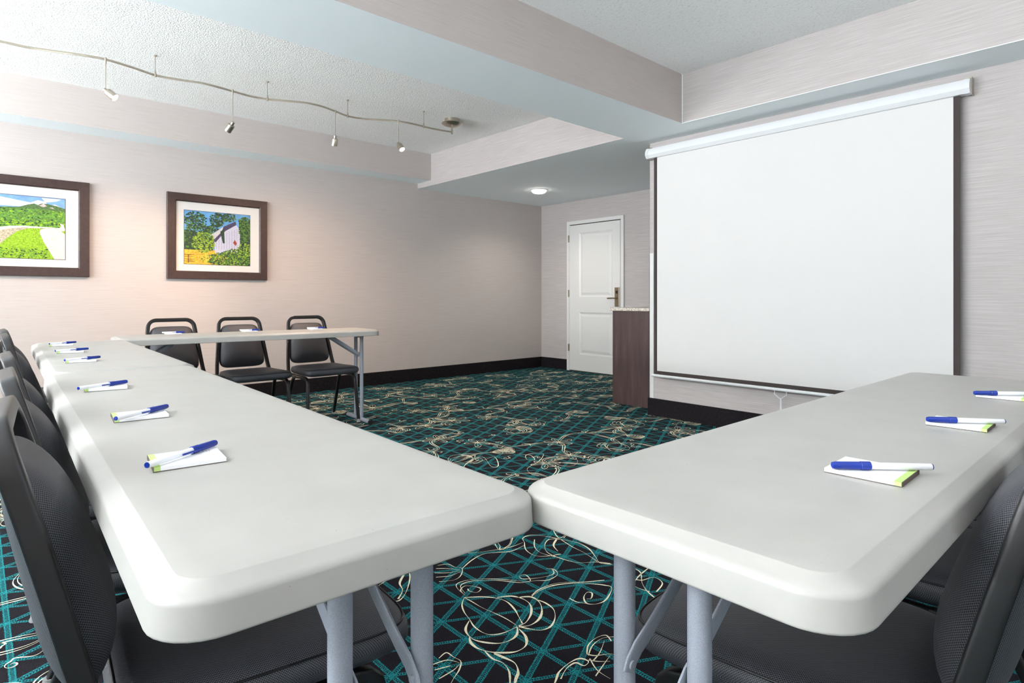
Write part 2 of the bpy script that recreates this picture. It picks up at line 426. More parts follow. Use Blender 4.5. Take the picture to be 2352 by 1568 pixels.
for i in range(-2, 19):
    for j in range(-1, 19):
        cx = i*g+rnd.uniform(-0.09, 0.09)+(g/2 if j % 2 else 0); cy = j*g+rnd.uniform(-0.09, 0.09)
        if cx > 6.1 or cy > 6.1 or cx < -0.7: continue
        if any(math.hypot(cx-a, cy-b) < r for a, b, r in keep): continue
        cells.append((cx, cy)); k = rnd.random(); a = rnd.uniform(0, 2*pi)
        if k < 0.30: lily(cx, cy, a, rnd.uniform(0.13, 0.20), 0.0042)
        elif k < 0.48: bud(cx, cy, a, rnd.uniform(0.12, 0.17))
        elif k < 0.74: daisy(cx, cy, a, rnd.uniform(0.09, 0.15))
        else: curl(cx, cy, a, 0.1)
        curl(cx+rnd.uniform(-.2, .2), cy+rnd.uniform(-.2, .2), rnd.uniform(0, 6), rnd.uniform(0.05, 0.08), d=rnd.choice((-1, 1)))
for idx, (cx, cy) in enumerate(cells):
    near = sorted(cells, key=lambda p: math.hypot(p[0]-cx, p[1]-cy))[1:5]
    vine((cx, cy), near[0], 0.0052)
    if idx % 2: vine((cx, cy), near[2], 0.0052)
fl = MB(); fl.box((WX-0.15, FY-0.15, -0.08), (XD+0.15, YB+0.15, 0.0), 0)
for pts, w in strokes:
    vs = []; n_ = len(pts)
    for i, (px, py) in enumerate(pts):
        a = pts[max(i-1, 0)]; b = pts[min(i+1, n_-1)]; tx, ty = b[0]-a[0], b[1]-a[1]; L = math.hypot(tx, ty) or 1
        ww = w*0.5*(0.75+0.45*sin(i*0.38+n_)); nx, ny = -ty/L*ww, tx/L*ww
        vs += [(px+nx, py+ny, 0.0009), (px-nx, py-ny, 0.0009)]
    vs = [(min(max(x, WX), XD-0.02), min(max(y, FY), YB-0.02), z) for x, y, z in vs]
    fl.add(vs, [(2*i+1, 2*i+3, 2*i+2, 2*i) for i in range(n_-1)], 1)
struct('floor', fl, [M['carpet'], M['cream']])

struct('wall_back', MB().box((WX-0.15, YB, 0), (XD+0.15, YB+0.15, TOP)), M['paper'])
struct('wall_right', MB().box((XR, FY, 0), (XR+0.20, YE, TOP)), M['paper_dimmed'])
struct('wall_alcove', MB().box((XD, 2.4, 0), (XD+0.15, YB, TOP)).box((XR+0.2, 2.4, 0), (XD, 2.5, TOP)), M['paper_dimmed'])
# window wall with openings
wl = MB(); ys = [FY]+[v for ab in WINS for v in ab]+[YB]
for i in range(0, len(ys), 2): wl.box((WX-0.15, ys[i], 0), (WX, ys[i+1], TOP))
for a, b in WINS: wl.box((WX-0.15, a, 0), (WX, b, WZ0)).box((WX-0.15, a, WZ1), (WX, b, TOP))
struct('wall_left', wl, M['paper_dimmed'])
struct('wall_front', MB().box((WX, FY-0.15, 0), (0.1, FY, TOP)).box((2.7, FY-0.15, 0), (XR+0.2, FY, TOP))
       .box((0.1, FY-0.15, 0), (2.7, FY, 0.8)).box((0.1, FY-0.15, 2.2), (2.7, FY, TOP)), M['paper'])
def window(i, horiz, a, b, z0, z1, at):
    fr = MB(); t = 0.05
    def bx(u0, u1, w0, w1, m_):
        if horiz: m_.box((u0, at-0.10, w0), (u1, at-0.04, w1))
        else: m_.box((at-0.10, u0, w0), (at-0.04, u1, w1))
    for (u0, u1, w0, w1) in ((a, a+t, z0, z1), (b-t, b, z0, z1), (a+t, b-t, z0, z0+t), (a+t, b-t, z1-t, z1), ((a+b)/2-0.02, (a+b)/2+0.02, z0+t, z1-t)): bx(u0, u1, w0, w1, fr)
    o = struct('window_%d' % i, fr, M['white'])
    g_ = MB()
    if horiz: g_.box((a+t, at-0.075, z0+t), (b-t, at-0.070, z1-t))
    else: g_.box((at-0.075, a+t, z0+t), (at-0.070, b-t, z1-t))
    g_.build('pane', M['glass'], o)
for i, (a, b) in enumerate(WINS): window(i+1, False, a, b, WZ0, WZ1, WX)
window(4, True, 0.1, 2.7, 0.8, 2.2, FY)  # unseen window, made up to go with the fill lamp
# ceilings
cl = MB().box((WX, YB1-0.2, Z3), (XF+0.1, YB, TOP), 0).box((WX, FY, Z3), (XF+0.1, YB1-0.2, TOP), 1)
struct('ceiling', cl, [M['popcorn'], M['stipple']])
def soffit(name, a, b):
    (x0, y0, z0), (x1, y1, z1) = a, b
    m_ = MB(); m_.box(a, b, 0); m_.mi[0] = 1      # underside painted
    return struct(name, m_, [M['paper'], M['paint']])
soffit('trim_1', (WX, YS, Z1), (XF, YB, Z3))
soffit('trim_2', (WX, YB2, Z2), (XF, YB1, Z3))
o = soffit('trim_3', (XF, YB2, Z2), (XD, YB, TOP))
o2 = soffit('trim_4', (XF-0.02, FY, Z2), (XR, YB2, TOP))
for o_ in (o, o2): o_.data.materials[0] = M['paper_dimmed']
# thin plaster joint beads seen along the ceiling edges
bd = MB()
bd.box((XF-0.0225, FY, Z2-0.001), (XF-0.019, YB2-0.001, Z2+0.003))
bd.box((XF-0.0235, YB2-0.004, Z2), (XF-0.0195, YB2-0.0005, Z3))
struct('trim_5', bd, M['paint'])
# white corner guard at the end of the screen wall
struct('trim_6', MB().box((XR-0.004, YE-0.040, 0.15), (XR, YE+0.004, 1.41)).box((XR-0.004, YE, 0.15), (XR+0.04, YE+0.004, 1.41)), M['white'])
# baseboards
BH, BT = 0.149, 0.014
struct('baseboard_back', MB().box((WX, YB-BT, 0), (XD, YB, BH)), M['base'])
struct('baseboard_alcove', MB().box((XD-BT, 5.735, 0), (XD, YB-BT, BH)).box((XD-BT, 2.5, 0), (XD, 4.74, BH)), M['base'])
struct('baseboard_right', MB().box((XR-BT, FY, 0), (XR, YE+BT, BH)), M['base'])
struct('baseboard_left', MB().box((WX, FY, 0), (WX+BT, YB-BT, BH)), M['base'])

# ---------------------------------------------------------------- door
DY0, DY1, DH = 4.790, 5.686, 2.04
fr = MB()
fr.box((XD-0.022, DY1, 0), (XD+0.0, DY1+0.048, DH+0.048)).box((XD-0.022, DY0-0.048, 0), (XD, DY0, DH+0.048)).box((XD-0.022, DY0, DH), (XD, DY1, DH+0.048))
door = struct('door_1', fr, M['white'], bevel=0.003)
MB().box((XD-0.006, DY0, 0.0), (XD, DY1, DH)).build('door_gap_shade', M['gap_shade'], door)  # dark sheet standing in for the shade in the gap round the leaf
# leaf with two recessed panels
lf = MB(); xf = XD-0.020
ya, yb = DY0+0.006, DY1-0.004; za, zb = 0.012, DH-0.012
pans = [(4.92, 5.50, 0.235, 0.820), (4.92, 5.50, 1.030, 1.915)]
yy = [ya, pans[0][0], pans[0][1], yb]; zs = [za, pans[0][2], pans[0][3], pans[1][2], pans[1][3], zb]
for i in range(3):
    for j in range(5):
        if i == 1 and j in (1, 3): continue
        lf.box((xf, yy[i], zs[j]), (XD-0.006, yy[i+1], zs[j+1]))
for (a, b, c, d) in pans:
    s1, s2 = 0.020, 0.050
    R = []
    for ins, xx in ((0, xf), (s1, xf+0.009), (s1+0.012, xf+0.009), (s2+0.01, xf+0.002)):
        R.append([(xx, a+ins, c+ins), (xx, a+ins, d-ins), (xx, b-ins, d-ins), (xx, b-ins, c+ins)])
    lf.rings(R, cap0=False)
lf.build('door_leaf', M['white'], door)
for z in (1.846, 1.08, 0.322):
    h = MB().cyl((xf-0.004, DY1-0.001, z-0.05), (xf-0.004, DY1-0.001, z+0.05), 0.006, n=12)
    h.box((xf-0.003, DY1+0.0, z-0.05), (xf+0.0, DY1+0.022, z+0.05)); h.build('hinge', M['nickel_door'], door, smooth=40)
hd = MB().box((xf-0.012, 4.805, 0.905), (xf, 4.880, 1.155)); hp = hd.build('lock_plate', M['nickel_door'], door, bevel=0.003)
lv = MB().cyl((xf-0.012, 4.842, 1.016), (xf-0.055, 4.842, 1.016), 0.011)
lv.tube([(xf-0.052, 4.835, 1.016), (xf-0.054, 4.87, 1.016), (xf-0.052, 4.92, 1.014), (xf-0.050, 4.97, 1.012)], 0.009, 0.007, side=Vector((0, 0, 1)))
lv.build('door_handle', M['nickel_door'], hp, smooth=50)
MB().box((xf-0.020, 4.832, 1.075), (xf-0.012, 4.853, 1.110)).build('card_slot', M['rubber'], hp)

# ---------------------------------------------------------------- counter by the alcove
cab = thing('counter_cabinet', (0, 0, 0), 0, 'dark brown laminate counter cabinet beside the end of the screen wall', 'cabinet')
MB().box((4.640, 2.52, 0.0), (5.25, 3.655, 0.895)).build('body', M['laminate'], cab, bevel=0.002)
MB().box((4.628, 2.53, 0.0), (4.640, 3.660, 0.895)).build('end_panel', M['laminate'], cab, bevel=0.001)
MB().box((4.70, 3.655, 0.10), (5.22, 3.672, 0.87)).build('door', M['laminate'], cab, bevel=0.002)
ct = MB().box((4.616, 2.51, 0.896), (5.27, 3.69, 0.926)).build('countertop', M['granite'], bevel=0.004)
tag(ct, 'speckled cream granite countertop lying on the dark brown cabinet', 'countertop')

# ---------------------------------------------------------------- projection screen
SX = 4.335
ps = thing('projection_screen', (0, 0, 0), 0, 'large pulled-down white projection screen with dark border on the right wall', 'projection screen')
cs = MB(); prof = [(-0.038, 0.012), (-0.022, 0.040), (0.030, 0.044), (0.044, 0.030), (0.044, -0.028), (0.030, -0.042), (-0.020, -0.042), (-0.038, -0.016)]
cz = 2.262
cs.rings([[(SX+p, yv, cz+q) for p, q in prof] for yv in (0.82, 3.02)])
cs.build('case', M['case'], ps, smooth=30)
for yv, sgn in ((0.82, -1), (3.02, 1)):
    e_ = MB(); pr = [(p*1.06, q*1.06) for p, q in prof]
    a, b = sorted((yv, yv+sgn*0.028))
    e_.rings([[(SX+p*k, y_, cz+q*k) for p, q in pr] for y_, k in ((a, 0.96 if sgn < 0 else 1), (b, 0.96 if sgn > 0 else 1))])
    ec = e_.build('end_cap', M['case'], ps, smooth=30)
    br = MB().box((SX+0.00, yv+sgn*0.030-0.002, cz-0.045), (XR-0.001, yv+sgn*0.030+0.002, cz+0.060)).box((SX+0.01, yv+min(sgn*0.030, 0)-0.0, cz+0.052), (XR-0.001, yv+max(sgn*0.030, 0), cz+0.058))
    br.build('wall_bracket', M['nickel'], ec)
YL, YRt = 2.985, 0.842
zt, zb_ = 2.225, 0.365
MB().box((SX+0.003, YRt, zb_), (SX+0.005, YL, zt)).build('border', M['border'], ps)
MB().box((SX+0.0005, YRt+0.034, zb_+0.034), (SX+0.003, YL-0.034, zt)).build('fabric', M['screen'], ps)
bb = MB().tube([(SX+0.003, YRt-0.01, zb_-0.008), (SX+0.003, YL+0.02, zb_-0.008)], 0.009, 0.012, side=Vector((1, 0, 0)))
bar = bb.build('bottom_bar', M['case'], ps, smooth=40)
hy = 1.90; hz = zb_-0.020
MB().tube([(SX-0.004, hy+0.042, hz+0.006), (SX-0.005, hy+0.045, hz-0.02), (SX-0.006, hy+0.006, hz-0.050), (SX-0.006, hy-0.006, hz-0.050), (SX-0.005, hy-0.045, hz-0.02), (SX-0.004, hy-0.042, hz+0.006)], 0.0028, n=8).build('pull_loop', M['case'], bar, smooth=50)
MB().tube([(SX-0.004, hy-0.002, hz-0.050), (SX-0.002, hy-0.002, hz-0.16)], 0.006, 0.002, n=8, side=Vector((0, 1, 0))).build('pull_strap', M['case'], bar, smooth=50)

# ---------------------------------------------------------------- folding tables
TT = 0.764
def rrect(hx, hy, r, ins, z, n=9):
    pts = []
    for (sx, sy, a0) in ((1, 1, 0), (-1, 1, pi/2), (-1, -1, pi), (1, -1, 3*pi/2)):
        for k in range(n):
            a = a0+pi/2*k/(n-1); rr = max(r-ins, 0.002)
            pts.append((sx*(hx-r)+rr*cos(a), sy*(hy-r)+rr*sin(a), z))
    return pts
def make_table(loc, rz, L, Wd, label, off=0.0):
    t = thing('folding_table', loc, rz, label, 'table', 'folding tables in the U arrangement')
    hx, hy, r = L/2, Wd/2, 0.060
    R = [rrect(hx, hy, r, i, TT-z) for i, z in ((0.050, 0.0), (0.0262, 0.0), (0.0252, 0.0002), (0.0240, 0.0009), (0.0225, 0.0019), (0.0085, 0.0082), (0.0058, 0.0098), (0.0036, 0.0120), (0.0022, 0.0148), (0.0018, 0.0168), (0.0000, 0.0440), (-0.0002, 0.0455), (0.0004, 0.0470), (0.0020, 0.0478), (0.004, 0.0480), (0.012, 0.048), (0.015, 0.044), (0.020, 0.030))]
    MB().rings(R[::-1]).build('tabletop', M['plastic'], t, smooth=50)
    for sx in (-1, 1):
        lx = sx*(hx-0.092)
        for sy in (-1, 1):
            ly = off+sy*0.057
            lg = MB().tube([(lx, ly, TT-0.032), (lx, ly, 0.45), (lx, ly, 0.034)], 0.0148, n=20).build('leg', M['steel'], t, smooth=60)
            ax = lx-sx*0.0; yy_ = ly-sy*0.019
            pth = [(ax+sx*0.016, yy_, 0.528), (ax+sx*0.010, yy_, 0.540), (ax-sx*0.004, yy_, 0.553), (ax-sx*0.030, yy_, 0.567), (ax-sx*0.045, yy_, 0.576), (ax-sx*0.26, yy_, 0.716), (ax-sx*0.275, yy_, 0.724)]
            b_ = MB().tube(pth, 0.0022, 0.0125, n=12, e=5, side=Vector((0, 1, 0)))
            bo = b_.build('brace', M['steel'], t, smooth=40)
            MB().cyl((ax+sx*0.012, yy_-0.005, 0.537), (ax+sx*0.012, yy_+0.005, 0.537), 0.006, n=12).build('rivet', M['steel'], bo, smooth=40)
        for zc in (0.20, 0.70):
            MB().tube([(lx, off-0.057, zc), (lx, off+0.057, zc)], 0.009, n=12).build('crossbar', M['steel'], t, smooth=60)
        fb = MB().tube([(lx, -0.215, 0.022), (lx, 0.215, 0.022)], 0.0165, n=20).build('foot_bar', M['steel'], t, smooth=60)
        for sy in (-1, 1):
            MB().cyl((lx, sy*0.214, 0.022), (lx, sy*0.232, 0.022), 0.0205).build('end_cap', M['rubber'], fb, smooth=40, bevel=0.002)
    return t
def local(t, x, y, z):
    a = t.rotation_euler.z; return (t.location.x+x*cos(a)-y*sin(a), t.location.y+x*sin(a)+y*cos(a), z)
# near-left table, from its near end (0.35, 0.575) heading along +Y with a slight turn
A1 = pi/2-0.030
L1len = 2.00
c1 = (0.350, 0.575); t1c = (c1[0]+cos(A1)*L1len/2, c1[1]+sin(A1)*L1len/2)
T1 = make_table((t1c[0], t1c[1], 0), A1, L1len, 0.470, 'long grey folding table at left nearest the camera, touching the right-hand table', -0.03)
L2len = 1.80
c2 = (t1c[0]+cos(A1)*(L1len/2+0.012), t1c[1]+sin(A1)*(L1len/2+0.012)); t2c = (c2[0]+0.014+cos(A1)*L2len/2, c2[1]+sin(A1)*L2len/2)
T2 = make_table((t2c[0], t2c[1], 0), A1, L2len, 0.470, 'grey folding table in the left row, between the nearest table and the far one', -0.03)
A3 = -0.060
e3 = (2.475, 4.54); L3len = 1.80
T3 = make_table((e3[0]-cos(A3)*L3len/2, e3[1]-sin(A3)*L3len/2, 0), A3, L3len, 0.470, 'grey folding table across the far end, parallel to the wall with pictures', 0.0)
T4 = make_table((0.572+0.955, 0.4125, 0), 0.0, 1.91, 0.455, 'grey folding table running to the right in front of the projection screen', 0.035)

# ---------------------------------------------------------------- chairs
def pad(mb, hw0, hw1, L, up, dn, ex=5, nr=12, ns=64, pw=7.0, q=2.4, z0=0.0, curve=0.0):
    """pad in the local s (x), t (y from -L/2 to L/2) plane; half width hw0 at t=-1, hw1 at t=+1"""
    def ring(r, zz):
        out = []; uv = []; S = 0.0; q0 = (0, up)
        for i_ in range(1, 41):
            rr_ = r*i_/40; q1 = (rr_*0.2, up*max(0, 1-rr_**pw)**(1/q)); S += math.hypot(q1[0]-q0[0], q1[1]-q0[1]); q0 = q1
        S = S/0.2/r
        for k in range(ns):
            a = 2*pi*k/ns; c, s_ = cos(a), sin(a)
            u = r*math.copysign(abs(c)**(2/ex), c); v = r*math.copysign(abs(s_)**(2/ex), s_)
            hw = hw0+(hw1-hw0)*(v+1)/2
            x_, y_ = u*hw, v*L/2
            out.append((x_, y_, z0+zz-curve*u*u)); uv.append((x_*S, y_*S))
        return out, uv
    R = []; U = []
    rs = [0.03]+[i/nr for i in range(1, nr)]+[0.94, 0.965, 0.985, 0.996, 1.0]
    rs = sorted(set(rs))
    for r in rs:
        a, b = ring(r, up*max(0, 1-r**pw)**(1/q)); R.append(a); U += b
    for r in [x_ for x_ in rs[::-1][1:]]:
        a, b = ring(r, -dn*max(0, 1-r**pw)**(1/q)); R.append(a); U += b
    mb.rings([r_[::-1] for r_ in R][::1], uvs=None)
    # uv in matching order
    n_ = ns; base = len(mb.v)-len(R)*n_
    for i in range(len(R)):
        for k in range(n_): mb.uv[base+i*n_+k] = U[i*n_+(n_-1-k)]
def frame_pts(p0, yv):
    return p0
def make_chair(loc, rz, label, group):
    t = thing('stacking_chair', loc, rz, label, 'chair', group)
    # seat
    s_ = MB(); pad(s_, 0.200, 0.235, 0.455, 0.036, 0.034, ex=7, pw=9, q=2.3)
    s_.v = [(x, y+0.010, z+0.430+0.05*max(0, y)*0.3) for x, y, z in s_.v]
    seat = s_.build('seat', M['vinyl'], t, smooth=60)
    pr = []
    for k in range(64):
        a = 2*pi*k/64; c, d = cos(a), sin(a)
        u = 0.965*math.copysign(abs(c)**(2/7), c); v = 0.965*math.copysign(abs(d)**(2/7), d)
        hw = 0.200+0.035*(v+1)/2; yv = v*0.2275+0.010
        pr.append((u*hw, yv, 0.430+0.0150*max(0, yv-0.010)+0.036*(1-0.965**9)**(1/2.3)+0.0012))
    pr.append(pr[0]); MB().tube(pr, 0.0022, n=6).build('piping', M['piping'], seat, smooth=60)
    # reclined back: bottom (y -.245, z .49) -> top (y -.33, z .862)
    def back(zv):
        k = (zv-0.49)/0.372; return -0.245-0.085*k-0.012*k*k
    def hwid(zv): return 0.203-0.050*(zv-0.40)/0.44
    path = []
    right = [(hwid(0.40)-0.006, -0.12, 0.388), (hwid(0.40), -0.165, 0.389), (hwid(0.40), -0.196, 0.398), (hwid(0.42), -0.216, 0.425), (hwid(0.49), back(0.49)+0.002, 0.49)]
    for zv in (0.56, 0.64, 0.72, 0.79): right.append((hwid(zv), back(zv), zv))
    xr = hwid(0.80); rc = 0.058
    for k in range(1, 8):
        a = pi/2*k/7; zv = 0.796+rc*sin(a); right.append((xr-rc+rc*cos(a), back(zv), zv))
    left = [(-x, y, z) for x, y, z in right[::-1]]
    MB().tube(right+left, 0.0125, 0.0145, n=28, e=6).build('back_frame', M['tube'], t, smooth=35)
    # back pad
    b_ = MB(); pad(b_, 0.180, 0.146, 0.345, 0.062, 0.032, ex=6.0, pw=3.2, q=1.5, curve=0.0)
    b_.v = [(x, y, z*(1-1.3*y)) for x, y, z in b_.v]
    out = []
    ang = atan2(0.085, 0.372)
    for x, y, z in b_.v:    # local: y -> up along the back, z -> forward
        zc = 0.638+y*cos(ang); out.append((x, back(zc)-0.006+z*cos(ang), zc+z*sin(ang)))
    b_.v = out; b_.build('backrest', M['vinyl'], t, smooth=60)
    # seat frame
    for sx in (-1, 1): MB().tube([(sx*0.197, -0.13, 0.388), (sx*0.200, 0.11, 0.388)], 0.012, n=20, e=5).build('seat_rail', M['tube'], t, smooth=35)
    for yv in (-0.10, 0.12): MB().tube([(-0.2, yv, 0.384), (0.2, yv, 0.384)], 0.010, n=12).build('crossbar', M['tube'], t, smooth=35)
    for sx in (-1, 1):
        f_ = [(sx*0.200, 0.095, 0.388), (sx*0.200, 0.125, 0.387), (sx*0.200, 0.148, 0.381), (sx*0.200, 0.162, 0.368), (sx*0.200, 0.170, 0.345), (sx*0.207, 0.187, 0.20), (sx*0.216, 0.206, 0.012)]
        lg = MB().tube(f_, 0.0115, n=20, e=5).build('leg', M['tube'], t, smooth=35)
        MB().lathe((sx*0.216, 0.206, 0.0015), (0, 0, 1), [(0.008, 0), (0.018, 0.0), (0.019, 0.004), (0.0145, 0.014), (0.0142, 0.026), (0.010, 0.026)]).build('foot_glide', M['clear'], lg, smooth=40)
        r_ = [(sx*0.196, 0.02, 0.386), (sx*0.200, -0.06, 0.384), (sx*0.202, -0.098, 0.372), (sx*0.204, -0.122, 0.345), (sx*0.212, -0.19, 0.18), (sx*0.220, -0.262, 0.012)]
        lg = MB().tube(r_, 0.0115, n=20, e=5).build('leg', M['tube'], t, smooth=35)
        MB().lathe((sx*0.220, -0.262, 0.0015), (0, 0, 1), [(0.008, 0), (0.018, 0.0), (0.019, 0.004), (0.0145, 0.014), (0.0142, 0.026), (0.010, 0.026)]).build('foot_glide', M['clear'], lg, smooth=40)
    return t
LG, FG, RG = 'chairs along the left row of tables', 'chairs at the far table', 'chairs along the right-hand table'
chair = make_chair((0.370, 1.135, 0), -pi/2-0.07, 'black padded stacking chair nearest the camera at the left edge, seat under the left table', LG)
for (x, y, dz, lab) in (
    (0.395, 1.67, -0.02, 'second black stacking chair from the camera along the left table'),
    (0.410, 2.20, 0.00, 'third black stacking chair from the camera, last one at the nearest left table'),
    (0.440, 3.38, 0.00, 'black stacking chair just past the seam between the two left tables'),
    (0.450, 3.88, 0.02, 'black stacking chair second to last in the far part of the left row'),
    (0.400, 4.575, 0.00, 'farthest black stacking chair in the left row, partly hidden by others')):
    dup(chair, (x, y, 0), -pi/2+dz, lab, LG)
for (x, y, dz, lab) in (
    (1.125, 4.76, 0.03, 'leftmost of the three black chairs behind the far table, below the barn picture'),
    (1.600, 4.74, 0.00, 'middle of the three black chairs behind the far table'),
    (2.140, 4.70, 0.00, 'rightmost black chair behind the far table, next to its grey legs')):
    dup(chair, (x, y, 0), pi+dz, lab, FG)
for (x, y, dz, lab) in (
    (1.095, 0.437, 0.05, 'black padded chair nearest the camera at the right edge, seat under the right-hand table'),
    (1.630, 0.445, 0.00, 'second black chair along the right-hand table, behind the nearest one'),
    (2.120, 0.445, 0.00, 'third black chair along the right-hand table, mostly hidden')):
    dup(chair, (x, y, 0), dz, lab, RG)

# ---------------------------------------------------------------- notepads and pens
def make_pad(loc, rz, label):     # local +x away from the sitter, strip on the -x end
    t = thing('notepad', loc, rz, label, 'notepad', 'notepads on the tables')
    w, l, h = 0.046, 0.050, 0.0065
    MB().box((-l, -w, 0.0010), (l, w, h)).build('pages', M['paperwhite'], t)
    MB().box((-l, -w, 0), (l, w, 0.0010)).build('backing_board', M['board'], t)
    MB().box((-l, -w-0.0003, 0.0012), (-l+0.009, w+0.0003, h+0.0003)).build('binding_strip', M['green'], t)
    MB().box((-l-0.0008, -w, 0.0), (-l, w, h)).build('glued_spine', M['board'], t)
    pr = MB()
    for k in range(3): pr.box((0.026+0.0045*k, 0.012, h), (0.0275+0.0045*k, 0.030-0.004*k, h+0.0002))
    pr.build('print', M['ink'], t)
    return t
def make_pen(loc, rz, tilt, label):   # local +x towards the cap
    t = thing('ballpoint_pen', loc, rz, label, 'pen', 'pens on the notepads'); t.rotation_euler = (0, tilt, rz)
    r = 0.0050
    MB().lathe((-0.073, 0, 0), (1, 0, 0), [(0.0042, 0), (r, 0.001), (r, 0.09)], n=20).build('barrel', M['penwhite'], t, smooth=40)
    MB().lathe((-0.0745, 0, 0), (1, 0, 0), [(0.0015, 0), (0.0042, 0.0003), (0.0046, 0.0018)], n=16).build('end_plug', M['penblue'], t, smooth=40)
    cp = MB().lathe((0.014, 0, 0), (1, 0, 0), [(0.0050, 0), (0.0064, 0.0005), (0.0064, 0.014), (0.0059, 0.0145), (0.0056, 0.050), (0.0046, 0.0545), (0.0015, 0.056)], n=20)
    cp.build('cap', M['penblue'], t, smooth=40)
    MB().tube([(0.030, -0.0070, 0.0), (0.010, -0.0078, 0.0), (-0.012, -0.0072, 0.0)], 0.0016, 0.0010, n=8, side=Vector((0, 0, 1))).build('clip', M['penblue'], t, smooth=40)
    return t
pz = TT+0.0004
ppad = [((0.255, 1.064), 'L', 'notepad nearest the camera on the left table', -0.10),
        ((0.272, 1.523), 'L', 'notepad in the middle of the nearest left table', -0.08),
        ((0.284, 2.056), 'L', 'notepad near the far end of the nearest left table', -0.14),
        ((0.328, 2.990), 'L', 'notepad nearest the seam on the farther left table', -0.12),
        ((0.345, 3.510), 'L', 'middle notepad on the farther left table', -0.14),
        ((0.356, 4.046), 'L', 'farthest notepad on the left row of tables', -0.12),
        ((0.997, 0.302), 'R', 'notepad nearest the camera on the right-hand table', 0.02),
        ((1.503, 0.292), 'R', 'middle notepad on the right-hand table', 0.02),
        ((2.005, 0.298), 'R', 'notepad at the right photo edge', 0.02),
        ((1.055, 4.765), 'F', 'leftmost notepad on the far table', 0.0),
        ((1.565, 4.725), 'F', 'middle notepad on the far table', 0.0),
        ((2.075, 4.690), 'F', 'rightmost notepad on the far table', 0.0)]
ppen = [((0.252, 1.0625), (0.116, 0.079)), ((0.2755, 1.5025), (0.107, 0.083)), ((0.2775, 2.0435), (0.109, 0.061)),
        ((0.3335, 2.98), (0.113, 0.061)), ((0.351, 3.51), (0.122, 0.048)), ((0.3655, 4.063), (0.113, 0.066)),
        ((0.9955, 0.290), (-0.099, 0.102)), ((1.491, 0.2835), (-0.09, 0.111)), ((1.985, 0.297), (-0.085, 0.09)),
        None, None, None]
first = None; firstp = None
for i, ((x, y), side, lab, da) in enumerate(ppad):
    rz = {'L': 0.0, 'R': pi/2, 'F': -pi/2}[side]+da
    if first is None: first = make_pad((x, y, pz), rz, lab)
    else: dup(first, (x, y, pz), rz, lab)
for i, pp in enumerate(ppen):
    lab = 'blue-capped pen on the '+ppad[i][2]
    if pp is None:
        (x, y) = ppad[i][0]; x += 0.004; dvec = (0.12, -0.03)
    else: (x, y), dvec = pp
    a = atan2(dvec[1], dvec[0]); loc = (x, y, pz+0.0132)
    if firstp is None:
        firstp = make_pen(loc, a, 0.0, lab)
    else:
        dup(firstp, loc, a, lab)

# ---------------------------------------------------------------- pictures
LAYER = [0]
def leaves(mb, rng, poly_fn, n_, s0, s1, mis, y):
    for _ in range(n_):
        LAYER[0] += 1; y_ = y-LAYER[0]*4e-7
        p = poly_fn(rng)
        if p is None: continue
        s_ = rng.uniform(s0, s1); a0 = rng.uniform(0, 6); k = 6
        vs = [(p[0]+s_*rng.uniform(0.6, 1.2)*cos(a0+2*pi*i/k)*1.2, y_, p[1]+s_*rng.uniform(0.5, 1.0)*sin(a0+2*pi*i/k)) for i in range(k)]
        mb.add(vs, [tuple(range(k))], rng.choice(mis))
def art_mat(name, r, g_, b, amt=0.25, sc=60):
    m_ = mat(name, srgb(r, g_, b), 0.6); n_ = NT(m_)
    f_ = n_.noise(n_.coord(), sc, 4, 0.7); lo = [max(0, c*(1-amt)) for c in (r, g_, b)]; hi = [min(255, c*(1+amt)) for c in (r, g_, b)]
    n_.color(n_.ramp(f_, [(0.3, srgb(*lo)), (0.7, srgb(*hi))])); return m_
def clip_rect(mb, x0, x1, z0, z1):
    mb.v = [(min(max(x, x0), x1), y, min(max(z, z0), z1)) for x, y, z in mb.v]
def picture(x0, x1, z0, z1, label, art):
    t = thing('framed_picture', ((x0+x1)/2, YB, z0), 0, label, 'picture', 'framed landscape photographs')
    W_, H_ = x1-x0, z1-z0; hw = W_/2; d0 = -0.034; fw = 0.076
    R = []
    for ins, yy_ in ((0, -0.001), (0, d0+0.003), (0.003, d0), (fw-0.008, d0+0.002), (fw, d0+0.010), (fw, -0.008)):
        R.append([(-hw+ins, yy_, ins), (-hw+ins, yy_, H_-ins), (hw-ins, yy_, H_-ins), (hw-ins, yy_, ins)])
    MB().rings(R, cap0=False, cap1=False).build('frame', M['espresso'], t)
    MB().box((-hw+0.01, -0.012, 0.01), (hw-0.01, -0.001, H_-0.01)).build('mat_board', M['mat'], t)
    ix0, ix1, iz0, iz1 = -hw+0.147, hw-0.170+0.003, 0.143, H_-0.156
    MB().box((ix0-0.004, -0.0125, iz0-0.004), (ix1+0.004, -0.012, iz1+0.004)).build('fillet', M['fillet'], t)
    art(t, ix0, ix1, iz0, iz1)
def P(mb, pts, mi, ix0, ix1, iz0, iz1, y):
    LAYER[0] += 2; y = y-LAYER[0]*4e-7
    mb.add([(ix0+(ix1-ix0)*a, y, iz0+(iz1-iz0)*b) for a, b in pts], [tuple(range(len(pts)))], mi)
